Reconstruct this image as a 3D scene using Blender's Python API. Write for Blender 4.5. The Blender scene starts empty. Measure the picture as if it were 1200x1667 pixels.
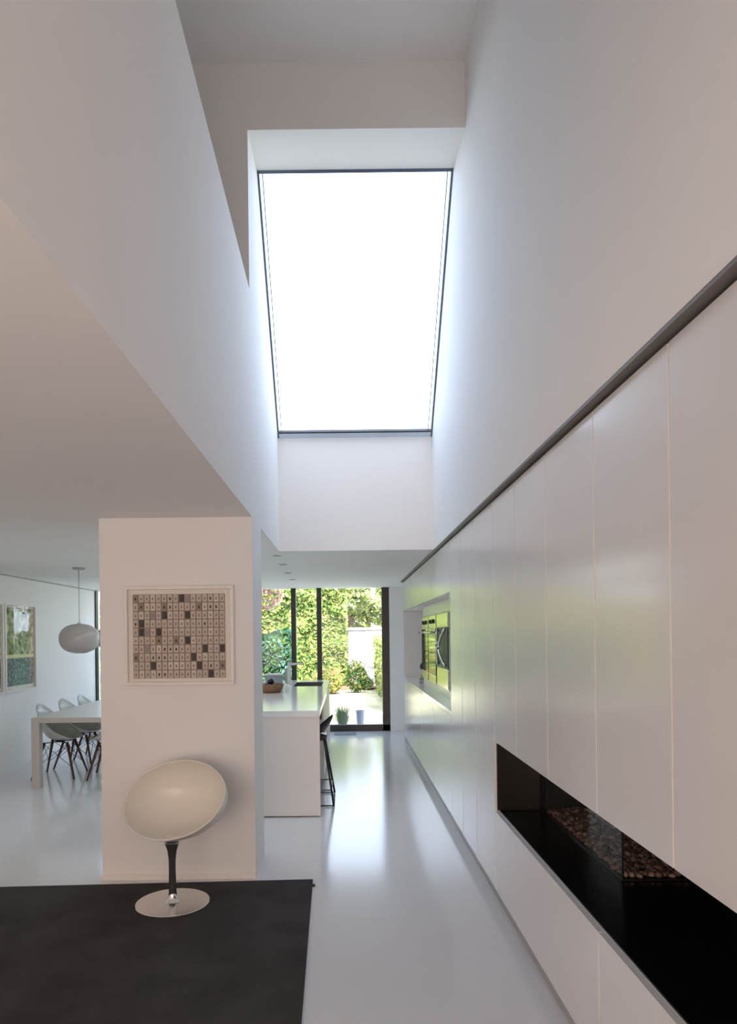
import bpy, bmesh, math, random
from math import sin, cos, pi, radians, sqrt, atan2
from mathutils import Vector, Matrix, noise
random.seed(7)
scn = bpy.context.scene
C = scn.collection

# ---------------------------------------------------------------- measures (metres)
EYE = 1.58
CEIL = 2.36          # low ceiling
WR = 0.822           # upper right wall face
WL = -0.60           # left wall face of the tall void
PF = 0.855           # face of the white panels
YP = 4.455           # pillar front
YH = 6.29            # header face
YF = 11.2            # far wall
XL = -4.10           # left wall
YN = -3.6            # wall behind
UC = 5.32            # upper ceiling

# ---------------------------------------------------------------- camera
cam_d = bpy.data.cameras.new('camera')
cam = bpy.data.objects.new('camera', cam_d); C.objects.link(cam)
cam_d.sensor_fit = 'VERTICAL'; cam_d.sensor_height = 36.0; cam_d.sensor_width = 36.0
cam_d.lens = 1111.0 / 1667.0 * 36.0
cam_d.shift_x = 38.0 / 1667.0
cam_d.shift_y = 200.5 / 1667.0
cam_d.clip_start = 0.05; cam_d.clip_end = 300
cam.matrix_world = Matrix.Translation((0, 0, EYE)) @ Matrix.Rotation(radians(90), 4, 'X') @ Matrix.Rotation(-0.0115, 4, 'Z')
scn.camera = cam

# ---------------------------------------------------------------- look
scn.view_settings.view_transform = 'Standard'
scn.view_settings.look = 'None'
scn.view_settings.exposure = -0.07
scn.view_settings.gamma = 1.0
scn.view_settings.use_curve_mapping = False
scn.cycles.use_denoising = True
scn.cycles.max_bounces = 14
scn.cycles.diffuse_bounces = 8
scn.cycles.glossy_bounces = 5
scn.cycles.transparent_max_bounces = 12
scn.cycles.sample_clamp_indirect = 8.0
scn.cycles.caustics_reflective = False
scn.cycles.caustics_refractive = False

# ---------------------------------------------------------------- sky
w = bpy.data.worlds.new('world'); scn.world = w; w.use_nodes = True
bg = w.node_tree.nodes['Background']
_nt = w.node_tree
_tc = _nt.nodes.new('ShaderNodeTexCoord'); _sp = _nt.nodes.new('ShaderNodeSeparateXYZ'); _rp = _nt.nodes.new('ShaderNodeValToRGB')
_nt.links.new(_tc.outputs['Generated'], _sp.inputs[0]); _nt.links.new(_sp.outputs['Z'], _rp.inputs[0]); _nt.links.new(_rp.outputs[0], bg.inputs[0])
_rp.color_ramp.elements[0].position = 0.0; _rp.color_ramp.elements[0].color = (0.80, 0.92, 1.08, 1)     # hazy horizon
_rp.color_ramp.elements[1].position = 0.7; _rp.color_ramp.elements[1].color = (0.29, 0.41, 0.60, 1)     # bluer towards the zenith
# bright haze around the high sun, which stands behind the house
_dp = _nt.nodes.new('ShaderNodeVectorMath'); _dp.operation = 'DOT_PRODUCT'; _dp.inputs[1].default_value = (0.10, -0.60, 0.79)
_nt.links.new(_tc.outputs['Generated'], _dp.inputs[0])
_mx = _nt.nodes.new('ShaderNodeMath'); _mx.operation = 'MAXIMUM'; _mx.inputs[1].default_value = 0.0; _nt.links.new(_dp.outputs['Value'], _mx.inputs[0])
_pw = _nt.nodes.new('ShaderNodeMath'); _pw.operation = 'POWER'; _pw.inputs[1].default_value = 6.0; _nt.links.new(_mx.outputs[0], _pw.inputs[0])
_ml = _nt.nodes.new('ShaderNodeVectorMath'); _ml.operation = 'SCALE'; _ml.inputs[0].default_value = (2.45, 2.37, 2.38); _nt.links.new(_pw.outputs[0], _ml.inputs['Scale'])
_ad = _nt.nodes.new('ShaderNodeVectorMath'); _ad.operation = 'ADD'; _nt.links.new(_rp.outputs[0], _ad.inputs[0]); _nt.links.new(_ml.outputs[0], _ad.inputs[1])
_nt.links.new(_ad.outputs[0], bg.inputs[0])
bg.inputs[1].default_value = 5.0

def light(name, typ, loc, energy, color, size=None, rot=None, portal=False):
    l = bpy.data.lights.new(name, typ); o = bpy.data.objects.new(name, l); C.objects.link(o)
    o.location = loc; l.energy = energy; l.color = color
    if typ == 'AREA':
        l.shape = 'RECTANGLE'; l.size, l.size_y = size
    if rot: o.rotation_euler = rot
    if portal: l.cycles.is_portal = True
    return o

sun = light('sun', 'SUN', (0, 0, 20), 18.5, (1.0, 0.95, 0.86))
sun.data.angle = radians(0.6)
sun.rotation_euler = Vector((-0.20, 0.68, -0.705)).to_track_quat('-Z', 'Y').to_euler()

# openings towards the sky (portals only guide the sampling of the sky)
sky_mid = ((WL + WR) / 2, (YH + 4.93) / 2 + 0.12, (3.40 + 4.94) / 2 + 0.12)
sd = Vector((0, -(YH - 4.93), -1.36 * (YH - 4.93) / (4.94 - 3.40)))
sk = light('skylight_portal', 'AREA', sky_mid, 1, (1, 1, 1), (1.42, 2.1), portal=True)
sk.rotation_euler = Vector((0, -(4.94 - 3.40), -(YH - 4.93))).to_track_quat('-Z', 'Y').to_euler()
light('kitchen_portal', 'AREA', (-0.85, YF + 0.25, 1.18), 1, (1, 1, 1), (3.3, 2.36), (radians(-90), 0, 0), True)
light('dining_portal', 'AREA', (-3.3, YF + 0.25, 1.45), 1, (1, 1, 1), (1.5, 1.8), (radians(-90), 0, 0), True)
# unseen added area lights: two behind the photographer, one in the kitchen ceiling
rear = light('rear_fill_light', 'AREA', (-1.3, YN + 0.06, 1.35), 120, (1.0, 0.78, 0.66), (3.6, 1.9), (radians(90), 0, 0))
kl = light('kitchen_ceiling_fill_light', 'AREA', (-1.52, 7.15, CEIL - 0.035), 20, (0.84, 0.94, 1.0), (0.5, 4.0), (0, 0, 0))  # added ceiling fill behind the pillar; no rooflight opening above it
rear2 = light('rear_upper_fill_light', 'AREA', (-1.6, YN + 0.06, 4.2), 7, (1.0, 0.86, 0.76), (3.2, 1.3), (radians(90), 0, 0))


# ---------------------------------------------------------------- materials
def nd(nt, t, **kw):
    n = nt.nodes.new(t)
    for k, v in kw.items(): setattr(n, k, v)
    return n
def mat(name, col, rough=0.5, metal=0.0, spec=0.5, vary=0.0, vscale=4.0, bump=0.0, bscale=60.0, coat=0.0, coat_rough=0.05, trans=0.0, sheen=0.0):
    m = bpy.data.materials.new(name); m.use_nodes = True
    nt = m.node_tree; p = nt.nodes['Principled BSDF']
    p.inputs['Roughness'].default_value = rough
    p.inputs['Metallic'].default_value = metal
    p.inputs['Specular IOR Level'].default_value = spec
    p.inputs['Coat Weight'].default_value = coat
    p.inputs['Coat Roughness'].default_value = coat_rough
    p.inputs['Transmission Weight'].default_value = trans
    p.inputs['Sheen Weight'].default_value = sheen
    p.inputs['Base Color'].default_value = (*col, 1)
    tc = nd(nt, 'ShaderNodeTexCoord')
    if vary > 0:
        nz = nd(nt, 'ShaderNodeTexNoise'); nz.inputs['Scale'].default_value = vscale
        nz.inputs['Detail'].default_value = 5
        nt.links.new(tc.outputs['Object'], nz.inputs['Vector'])
        r = nd(nt, 'ShaderNodeValToRGB')
        r.color_ramp.elements[0].position = 0.3; r.color_ramp.elements[1].position = 0.7
        r.color_ramp.elements[0].color = (*[c * (1 - vary) for c in col], 1)
        r.color_ramp.elements[1].color = (*[min(1, c * (1 + vary)) for c in col], 1)
        nt.links.new(nz.outputs['Fac'], r.inputs['Fac'])
        nt.links.new(r.outputs['Color'], p.inputs['Base Color'])
    if bump > 0:
        nb = nd(nt, 'ShaderNodeTexNoise'); nb.inputs['Scale'].default_value = bscale
        nb.inputs['Detail'].default_value = 3
        nt.links.new(tc.outputs['Object'], nb.inputs['Vector'])
        b = nd(nt, 'ShaderNodeBump'); b.inputs['Strength'].default_value = bump; b.inputs['Distance'].default_value = 0.01
        nt.links.new(nb.outputs['Fac'], b.inputs['Height'])
        nt.links.new(b.outputs['Normal'], p.inputs['Normal'])
    return m

def glass_mat(name, tint=(1, 1, 1), ior=1.45, rough=0.0):
    m = bpy.data.materials.new(name); m.use_nodes = True; nt = m.node_tree
    nt.nodes.clear()
    out = nd(nt, 'ShaderNodeOutputMaterial'); mix = nd(nt, 'ShaderNodeMixShader')
    tr = nd(nt, 'ShaderNodeBsdfTransparent'); gl = nd(nt, 'ShaderNodeBsdfGlossy'); fr = nd(nt, 'ShaderNodeFresnel')
    tr.inputs[0].default_value = (*tint, 1); gl.inputs['Roughness'].default_value = rough
    geo = nd(nt, 'ShaderNodeNewGeometry'); mi = nd(nt, 'ShaderNodeMix')      # thin pane: same reflectance on both faces
    mi.inputs[2].default_value = ior; mi.inputs[3].default_value = 1.0 / ior
    nt.links.new(geo.outputs['Backfacing'], mi.inputs[0]); nt.links.new(mi.outputs[0], fr.inputs['IOR'])
    nt.links.new(fr.outputs[0], mix.inputs[0]); nt.links.new(tr.outputs[0], mix.inputs[1])
    nt.links.new(gl.outputs[0], mix.inputs[2]); nt.links.new(mix.outputs[0], out.inputs[0])
    return m

def leaf_mat(name, col, vary=0.35):
    m = bpy.data.materials.new(name); m.use_nodes = True; nt = m.node_tree
    nt.nodes.clear()
    out = nd(nt, 'ShaderNodeOutputMaterial'); mix = nd(nt, 'ShaderNodeMixShader'); mix.inputs[0].default_value = 0.35
    d = nd(nt, 'ShaderNodeBsdfDiffuse'); t = nd(nt, 'ShaderNodeBsdfTranslucent')
    tc = nd(nt, 'ShaderNodeTexCoord'); nz = nd(nt, 'ShaderNodeTexNoise'); nz.inputs['Scale'].default_value = 2.5
    r = nd(nt, 'ShaderNodeValToRGB')
    r.color_ramp.elements[0].position = 0.35; r.color_ramp.elements[1].position = 0.65
    r.color_ramp.elements[0].color = (*[c * (1 - vary) for c in col], 1)
    r.color_ramp.elements[1].color = (*[min(1, c * (1 + vary)) for c in col], 1)
    nt.links.new(tc.outputs['Object'], nz.inputs['Vector']); nt.links.new(nz.outputs['Fac'], r.inputs['Fac'])
    nt.links.new(r.outputs[0], d.inputs[0]); nt.links.new(r.outputs[0], t.inputs[0])
    nt.links.new(d.outputs[0], mix.inputs[1]); nt.links.new(t.outputs[0], mix.inputs[2]); nt.links.new(mix.outputs[0], out.inputs[0])
    return m

M = {}
M['plaster'] = mat('white_plaster', (0.86, 0.855, 0.845), 0.75, spec=0.25, vary=0.012, vscale=1.3, bump=0.03, bscale=120)
M['plaster_pillar'] = M['plaster']
M['floor'] = mat('pale_resin_floor', (0.73, 0.735, 0.75), 0.14, spec=0.7, vary=0.015, vscale=0.9, bump=0.012, bscale=7)
M['panel'] = mat('white_lacquer', (0.74, 0.725, 0.715), 0.18, spec=0.55, bump=0.004, bscale=3)
M['panel_edge'] = mat('white_board_edge', (0.92, 0.89, 0.85), 0.5)
M['plinth'] = mat('grey_plinth', (0.38, 0.38, 0.38), 0.4)
M['trim_dark'] = mat('grey_shadow_profile', (0.17, 0.155, 0.145), 0.5)
M['black'] = mat('black_steel', (0.006, 0.0055, 0.005), 0.22, spec=0.35)
M['blackback'] = mat('dark_brown_steel', (0.012, 0.009, 0.007), 0.3, spec=0.4)
M['frame'] = mat('dark_bronze_frame', (0.030, 0.026, 0.022), 0.35, spec=0.5)
M['sky_frame'] = mat('skylight_grey_frame', (0.10, 0.13, 0.17), 0.35, spec=0.5)
M['sky_rail'] = mat('skylight_blue_grey_rail', (0.58, 0.66, 0.76), 0.35, spec=0.5)
M['glass'] = glass_mat('window_glass', (1, 1, 1), 1.25)
M['fire_glass'] = glass_mat('fire_glass', (0.92, 0.92, 0.92), 1.25)
M['rug'] = mat('charcoal_felt', (0.060, 0.057, 0.056), 0.95, spec=0.1, vary=0.18, vscale=3.5, bump=0.5, bscale=220)
M['shell'] = mat('cream_shell_plastic', (0.80, 0.77, 0.70), 0.28, spec=0.5)
M['chrome'] = mat('chrome', (0.78, 0.77, 0.76), 0.06, metal=1.0)
M['chrome_disc'] = mat('polished_steel_disc', (0.80, 0.77, 0.74), 0.14, metal=1.0)
M['steel'] = mat('brushed_steel', (0.60, 0.60, 0.58), 0.16, metal=1.0)
M['white_satin'] = mat('white_satin', (0.74, 0.74, 0.72), 0.35)
M['worktop'] = mat('white_worktop', (0.90, 0.91, 0.92), 0.12, spec=0.6)
M['island'] = mat('white_island_panel', (0.88, 0.82, 0.78), 0.35)
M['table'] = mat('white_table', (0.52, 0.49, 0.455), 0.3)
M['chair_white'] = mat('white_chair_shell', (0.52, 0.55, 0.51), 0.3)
M['wood_dark'] = mat('dark_brown_wood', (0.085, 0.035, 0.022), 0.45, vary=0.3, vscale=20)
M['wood'] = mat('warm_brown_wood', (0.25, 0.13, 0.06), 0.5, vary=0.25, vscale=18)
M['wire'] = mat('black_wire', (0.012, 0.012, 0.012), 0.3, spec=0.5)
M['wire_grey'] = mat('dark_steel_wire', (0.16, 0.17, 0.18), 0.25, metal=1.0)
M['blackplastic'] = mat('black_plastic', (0.012, 0.012, 0.012), 0.35)
M['oven_glass'] = mat('black_oven_glass', (0.010, 0.011, 0.010), 0.05, spec=0.8)
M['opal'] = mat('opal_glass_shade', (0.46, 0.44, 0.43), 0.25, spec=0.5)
M['mount'] = mat('white_mount', (0.80, 0.76, 0.71), 0.6)
M['frame_white'] = mat('white_wood_frame', (0.82, 0.79, 0.75), 0.4)
M['tile0'] = mat('print_beige', (0.56, 0.48, 0.42), 0.6)
M['tile1'] = mat('print_light', (0.64, 0.57, 0.50), 0.6)
M['tile2'] = mat('print_brown', (0.30, 0.235, 0.19), 0.6)
M['tile3'] = mat('print_dark', (0.055, 0.04, 0.035), 0.6)
M['tile4'] = mat('print_mauve', (0.34, 0.29, 0.29), 0.6)
M['tilegap'] = mat('print_ground', (0.30, 0.235, 0.195), 0.7)
M['sink'] = mat('sink_steel', (0.16, 0.17, 0.18), 0.3, metal=1.0)
M['pebble0'] = mat('brown_pebble', (0.20, 0.12, 0.085), 0.6, vary=0.3, vscale=30)
M['pebble1'] = mat('tan_pebble', (0.42, 0.29, 0.22), 0.6, vary=0.3, vscale=30)
M['lawn'] = mat('lawn_grass', (0.40, 0.39, 0.26), 0.9, spec=0.1, vary=0.2, vscale=1.2, bump=0.6, bscale=40)
M['terrace'] = mat('terrace_stone', (0.70, 0.69, 0.68), 0.7, vary=0.08, vscale=3)
M['housewhite'] = mat('white_render', (0.46, 0.43, 0.445), 0.8, bump=0.1, bscale=50)
M['roofgrey'] = mat('grey_roof', (0.35, 0.33, 0.31), 0.8, vary=0.2, vscale=5)
M['roofdark'] = mat('dark_roof_felt', (0.05, 0.05, 0.05), 0.9, vary=0.2, vscale=4)
M['soil'] = mat('red_brown_bark', (0.23, 0.10, 0.06), 0.9, vary=0.4, vscale=9, bump=0.6, bscale=30)
M['bark'] = mat('tree_bark', (0.10, 0.07, 0.05), 0.9, vary=0.3, vscale=14, bump=0.5, bscale=40)
M['pot'] = mat('grey_planter', (0.33, 0.36, 0.42), 0.6)
M['mat_grey'] = mat('grey_door_mat', (0.20, 0.22, 0.24), 0.9, bump=0.4, bscale=150)
L = {}
L['lime'] = leaf_mat('lime_leaf', (0.30, 0.385, 0.115))
L['mid'] = leaf_mat('mid_green_leaf', (0.16, 0.25, 0.075))
L['dark'] = leaf_mat('dark_green_leaf', (0.045, 0.12, 0.04))
L['blue'] = leaf_mat('blue_green_leaf', (0.10, 0.22, 0.17))
L['yellow'] = leaf_mat('yellow_green_leaf', (0.42, 0.43, 0.16))
L['pale'] = leaf_mat('pale_green_leaf', (0.42, 0.46, 0.28))
L['plum'] = leaf_mat('plum_leaf', (0.46, 0.26, 0.30))
L['rust'] = leaf_mat('rust_leaf', (0.48, 0.28, 0.13))

# ---------------------------------------------------------------- mesh helpers
class MB:
    def __init__(s): s.bm = bmesh.new(); s.m = 0
    def _f(s, vs, m=None):
        try:
            f = s.bm.faces.new(vs); f.material_index = s.m if m is None else m; return f
        except ValueError: return None
    def box(s, x0, x1, y0, y1, z0, z1, bev=0.0, seg=2):
        b = bmesh.new() if bev else s.bm
        v = [b.verts.new((x, y, z)) for x in (x0, x1) for y in (y0, y1) for z in (z0, z1)]
        F = []
        for q in ((0, 1, 3, 2), (4, 6, 7, 5), (0, 4, 5, 1), (2, 3, 7, 6), (0, 2, 6, 4), (1, 5, 7, 3)):
            f = b.faces.new([v[i] for i in q]); f.material_index = s.m; F.append(f)
        if bev:
            bmesh.ops.bevel(b, geom=list(b.edges), offset=bev, segments=seg, profile=0.5, affect='EDGES')
            for f in b.faces: f.material_index = s.m
            s._merge(b)
        return s
    def _merge(s, b):
        me = bpy.data.meshes.new('tmp'); b.to_mesh(me); b.free(); s.bm.from_mesh(me); bpy.data.meshes.remove(me)
    def prism(s, prof, a0, a1, axis='X'):
        # prof: list of (p,q); axis X -> (y,z) ; Y -> (x,z) ; Z -> (x,y)
        def P(p, q, a):
            return {'X': (a, p, q), 'Y': (p, a, q), 'Z': (p, q, a)}[axis]
        A = [s.bm.verts.new(P(p, q, a0)) for p, q in prof]; B = [s.bm.verts.new(P(p, q, a1)) for p, q in prof]
        s._f(A); s._f(B[::-1]); n = len(prof)
        for i in range(n): s._f([A[i], B[i], B[(i + 1) % n], A[(i + 1) % n]])
        return s
    def tube(s, pts, r, n=10, caps=True, r2=None):
        pts = [Vector(p) for p in pts]; rings = []
        up = Vector((0, 0, 1)); N = len(pts)
        for i, p in enumerate(pts):
            t = (pts[min(i + 1, N - 1)] - pts[max(i - 1, 0)]).normalized()
            a = t.cross(up)
            if a.length < 1e-3: a = t.cross(Vector((0, 1, 0)))
            a.normalize(); b = a.cross(t)
            rr = r if r2 is None else r + (r2 - r) * i / (N - 1)
            rings.append([s.bm.verts.new(p + (a * cos(2 * pi * k / n) + b * sin(2 * pi * k / n)) * rr) for k in range(n)])
        for i in range(N - 1):
            for k in range(n):
                s._f([rings[i][k], rings[i][(k + 1) % n], rings[i + 1][(k + 1) % n], rings[i + 1][k]])
        if caps: s._f(rings[0][::-1]); s._f(rings[-1])
        return s
    def lathe(s, prof, cx=0, cy=0, n=40, sx=1, sy=1, cz=0):
        rings = []
        for r, z in prof:
            if r < 1e-6: rings.append([s.bm.verts.new((cx, cy, cz + z))])
            else: rings.append([s.bm.verts.new((cx + sx * r * cos(2 * pi * k / n), cy + sy * r * sin(2 * pi * k / n), cz + z)) for k in range(n)])
        for a, b in zip(rings, rings[1:]):
            for k in range(n):
                k2 = (k + 1) % n
                if len(a) == 1 and len(b) == 1: continue
                if len(a) == 1: s._f([a[0], b[k2], b[k]])
                elif len(b) == 1: s._f([a[k], a[k2], b[0]])
                else: s._f([a[k], a[k2], b[k2], b[k]])
        return s
    def build(s, name, mats, parent=None, smooth=False, angle=None):
        bmesh.ops.recalc_face_normals(s.bm, faces=list(s.bm.faces))
        me = bpy.data.meshes.new(name); s.bm.to_mesh(me); s.bm.free()
        for m in (mats if isinstance(mats, (list, tuple)) else [mats]): me.materials.append(m)
        if smooth:
            me.shade_smooth()
            if angle: me.set_sharp_from_angle(angle=radians(angle))
        o = bpy.data.objects.new(name, me); C.objects.link(o)
        if parent: o.parent = parent
        return o

def tag(o, label, cat, group=None, kind=None):
    o['label'] = label; o['category'] = cat
    if group: o['group'] = group
    if kind: o['kind'] = kind
    return o
def struct(o):
    o['kind'] = 'structure'; return o
def empty(name, loc=(0, 0, 0), rz=0.0):
    o = bpy.data.objects.new(name, None); C.objects.link(o); o.location = loc; o.rotation_euler = (0, 0, rz)
    o.empty_display_size = 0.1
    return o
def copy_tree(o, parent=None):
    c = o.copy(); C.objects.link(c)
    if parent: c.parent = parent
    for ch in list(o.children): copy_tree(ch, c)
    return c

# ================================================================ STRUCTURE
b = MB(); b.box(XL - .2, 1.9, YN - .2, YF + .10, -.25, 0); struct(b.build('floor', M['floor']))

# right-hand wall: lower part behind the cupboards, upper part flush over them
b = MB(); b.box(1.60, 1.9, YN, YF + .2, 0, CEIL)
b.prism([(YN, CEIL), (YF + .2, CEIL), (YF + .2, 2.62), (YH + .22, 2.62), (YH + .22, 3.22), (YH, 3.44), (4.93, 4.98), (4.93, UC + .2), (YN, UC + .2)], WR, 1.9)
struct(b.build('wall_right', M['plaster']))
# left wall of the room and upper storey
b = MB(); b.box(XL - .2, XL, YN, YF + .2, 0, UC + .2); struct(b.build('wall_left', M['plaster']))
# low ceiling (dining, living, kitchen)
b = MB(); b.box(XL, WL - .2, YN, YF + .2, CEIL, 2.62)
b.box(WL - .2, WR, YH + .22, YF + .2, CEIL, 2.62)
b.box(WL - .2, WL, YP, YH + .22, CEIL, 2.62)
struct(b.build('ceiling', M['plaster']))
# parapet of the upper storey, face down to the low ceiling
b = MB(); b.prism([(YN, CEIL), (YP, CEIL), (YP, 3.85), (2.5, 3.93), (YN, 4.18)], WL - .2, WL)
struct(b.build('wall_parapet', M['plaster']))
# left side of the skylight shaft
b = MB(); b.prism([(YP, 2.62), (YH + .22, 2.62), (YH + .22, 3.22), (YH, 3.44), (4.93, 4.98), (4.93, UC + .2), (YP, UC + .2)], WL - .2, WL)
struct(b.build('wall_shaft', M['plaster']))
# header over the kitchen
b = MB(); b.box(WL, WR, YH, YH + .22, CEIL, 3.40); struct(b.build('wall_header', M['plaster']))
# upper wall facing the photographer with the lintel over the shaft
b = MB(); b.box(XL, WL - .2, YP, YP + .3, 2.62, UC + .2)
b.prism([(YP, 4.885), (4.93, 4.945), (4.93, UC + .2), (YP, UC + .2)], WL, WR)
struct(b.build('wall_upper', M['plaster']))
b = MB(); b.box(XL, WR, YN, YP, UC, UC + .2); struct(b.build('ceiling_upper', M['plaster']))
# unseen dark covering on the low roof, added to cut sunlit bounce upward
b = MB(); b.box(XL - .2, WL - .21, YP + .31, YF + .25, 2.621, 2.66); b.box(WL - .21, 1.9, YH + .225, YF + .25, 2.621, 2.66)
struct(b.build('roof', M['roofdark']))
b = MB()
for q in ((-1.81, -1.78, 5.10, 9.20), (-1.26, -1.23, 5.10, 9.20), (-1.78, -1.26, 5.10, 5.13), (-1.78, -1.26, 9.17, 9.20)): b.box(*q, CEIL - .04, CEIL)
struct(b.build('ceiling_light_frame', M['frame_white']))  # frame around the added kitchen ceiling light
# pillar with the picture
b = MB(); b.box(-1.60, WL, YP, YP + .47, 0, CEIL); struct(b.build('wall_pillar', M['plaster_pillar']))
b = MB(); b.box(-1.612, WL, YP - .010, YP, 0, .035); struct(b.build('baseboard_pillar', M['frame_white']))
# far wall
b = MB()
b.box(.727, 1.9, YF, YF + .2, 0, CEIL)
b.box(-2.62, -2.50, YF, YF + .2, 0, CEIL)
b.box(XL, -2.62, YF, YF + .2, 0, .53)
struct(b.build('wall_far', M['plaster']))
# wall behind the photographer, solid; the frames only surround the two added lights
b = MB()
b.box(XL, 1.9, YN - .2, YN, 0, UC + .2)
struct(b.build('wall_near', M['plaster']))
def rear_light_frame(name, x0, x1, z0, z1):  # frame around an added light, no opening behind it
    b = MB(); f_ = .05
    for q in ((x0 - f_, x0, z0 - f_, z1 + f_), (x1, x1 + f_, z0 - f_, z1 + f_), (x0, x1, z0 - f_, z0), (x0, x1, z1, z1 + f_)):
        b.box(q[0], q[1], YN, YN + .08, q[2], q[3])
    b.box((x0 + x1) / 2 - .02, (x0 + x1) / 2 + .02, YN + .062, YN + .08, z0, z1)
    struct(b.build(name, M['frame']))
rear_light_frame('rear_light_frame_lower', -3.1, .5, .40, 2.30); rear_light_frame('rear_light_frame_upper', -3.2, 0.0, 3.55, 4.85)
# dark profile above the cupboards
b = MB(); b.box(WR + .001, PF + .02, -.6, 10.05, CEIL - .012, CEIL)
struct(b.build('trim_1', M['trim_dark']))

# skylight: sloping frame, glass
sk_root = struct(empty('window_1', (0, YH, 3.40)))
dirv = Vector((0, 4.93 - YH, 4.945 - 3.40)); SL = dirv.length; dirn = dirv.normalized(); nrm = Vector((0, dirn.z, -dirn.y))
def sk_box(mb, x0, x1, s0, s1, n0, n1):
    vs = []
    for x in (x0, x1):
        for s_ in (s0, s1):
            for n_ in (n0, n1):
                p = dirn * s_ + nrm * n_; vs.append(mb.bm.verts.new((x, p.y, p.z)))
    for q in ((0, 1, 3, 2), (4, 6, 7, 5), (0, 4, 5, 1), (2, 3, 7, 6), (0, 2, 6, 4), (1, 5, 7, 3)): mb._f([vs[i] for i in q])
b = MB()
sk_box(b, WL, WL + .014, 0, SL, 0, .04); sk_box(b, WR - .014, WR, 0, SL, 0, .04)
sk_box(b, WL, WR, SL - .022, SL, 0, .04)
b.build('window_frame', M['sky_frame'], sk_root)
b = MB(); sk_box(b, WL + .03, WL + .036, .05, SL - .03, .055, .075); sk_box(b, WR - .036, WR - .03, .05, SL - .03, .055, .075)
b.build('glazing_bead', M['sky_frame'], sk_root)
b = MB(); sk_box(b, WL + .014, WR - .014, 0, .045, 0, .04); b.build('bottom_rail', M['sky_rail'], sk_root)
b = MB(); sk_box(b, WL + .014, WR - .014, .045, .058, .0, .045); b.build('glazing_bead', M['frame'], sk_root)
b = MB(); sk_box(b, WL - .02, WR + .02, .02, SL, .05, .054); b.build('glass_pane', M['glass'], sk_root)

# kitchen glazing
def glazing(name, x0, x1, z0, z1, posts, bottom, top, frame_m, yc=YF + .06):
    r = struct(empty(name, ((x0 + x1) / 2, yc, 0))); cx = (x0 + x1) / 2
    b = MB()
    for (a, c) in posts: b.box(a - cx, c - cx, -.05, .05, z0, z1, .003, 1)
    b.box(x0 - cx, x1 - cx, -.05, .05, z0, z0 + bottom, .003, 1)
    if top: b.box(x0 - cx, x1 - cx, -.05, .05, z1 - top, z1)
    b.build('window_frame', frame_m, r)
    ps = sorted(posts)
    for (p, q) in zip(ps, ps[1:]):
        if q[0] - p[1] > .05:
            b = MB(); b.box(p[1] - cx, q[0] - cx, -.006, .006, z0 + bottom, z1 - top); b.build('glass_pane', M['glass'], r)
    return r
g = glazing('window_2', -2.50, .727, 0, CEIL, [(-2.50, -2.42), (-1.68, -1.60), (-.885, -.805), (-.465, -.385), (.605, .727)], .105, 0.0, M['frame'])
b = MB(); b.tube([(.67 + .887 - .002, -.06, 1.02), (.67 + .887 - .002, -.09, 1.02), (.67 + .887 - .002, -.09, 1.16), (.67 + .887 - .002, -.06, 1.16)], .007, 8)
b.build('door_handle', M['frame'], g, True)
g3 = glazing('window_3', XL, -2.62, .53, CEIL, [(XL, XL + .022), (-2.68, -2.62)], .03, 0.0, M['frame'], YF + .03)

# ================================================================ CUPBOARD WALL
def cup_panel(mb, y0, y1, z0, z1, x=PF, t=.022):
    mb.box(x, x + t, y0 + .0025, y1 - .0025, z0 + .002, z1 - .002, .0015, 1)
ZP0, ZP1 = .099, 2.338
FP0, FP1 = .555, .957
ys = [-.40, .14, .69, 1.24, 1.789, 2.334, 2.896, 3.43, 3.937]
names = {}
def carcass(name, y0, y1, z0, z1, label, cat, doorname='door', group=None, depth=.66):
    r = empty(name, (PF + .3, (y0 + y1) / 2, z0)); ox, oy, oz = r.location
    b = MB(); b.box(PF + .0235 - ox, PF + depth - ox, y0 + .0005 - oy, y1 - .0005 - oy, 0, z1 - z0); b.build('body', M['panel_edge'], r)
    b = MB(); b.box(PF - ox, PF + .022 - ox, y0 + .004 - oy, y1 - .004 - oy, .001, z1 - z0 - .001)
    dm = b.build(doorname, [M['panel'], M['panel_edge']], r)
    for pl in dm.data.polygons:
        if abs(pl.normal.y) > .5: pl.material_index = 1
    tag(r, label, cat, group); return r
desc = ['white tall cupboard above the fireplace, nearest the photographer beyond the frame edge',
        'white tall cupboard above the fireplace, second from the near end',
        'white tall cupboard above the fireplace, third from the near end',
        'white cupboard door at the right edge of the photo above the black fireplace',
        'white cupboard door above the near end of the pebble tray',
        'white cupboard door above the middle of the glass firebox',
        'white cupboard door above the far end of the glass firebox',
        'narrow white cupboard door above the far corner of the fireplace opening']
for i in range(2, 8):
    carcass('wall_cupboard', ys[i], ys[i + 1], FP1, ZP1, desc[i], 'cupboard')
carcass('base_cupboard', .64, 2.334, ZP0, FP0, 'long low white cupboard under the near half of the fireplace', 'cupboard')
carcass('base_cupboard', 2.334, 3.937, ZP0, FP0, 'long low white cupboard under the far half of the fireplace', 'cupboard')
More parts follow.
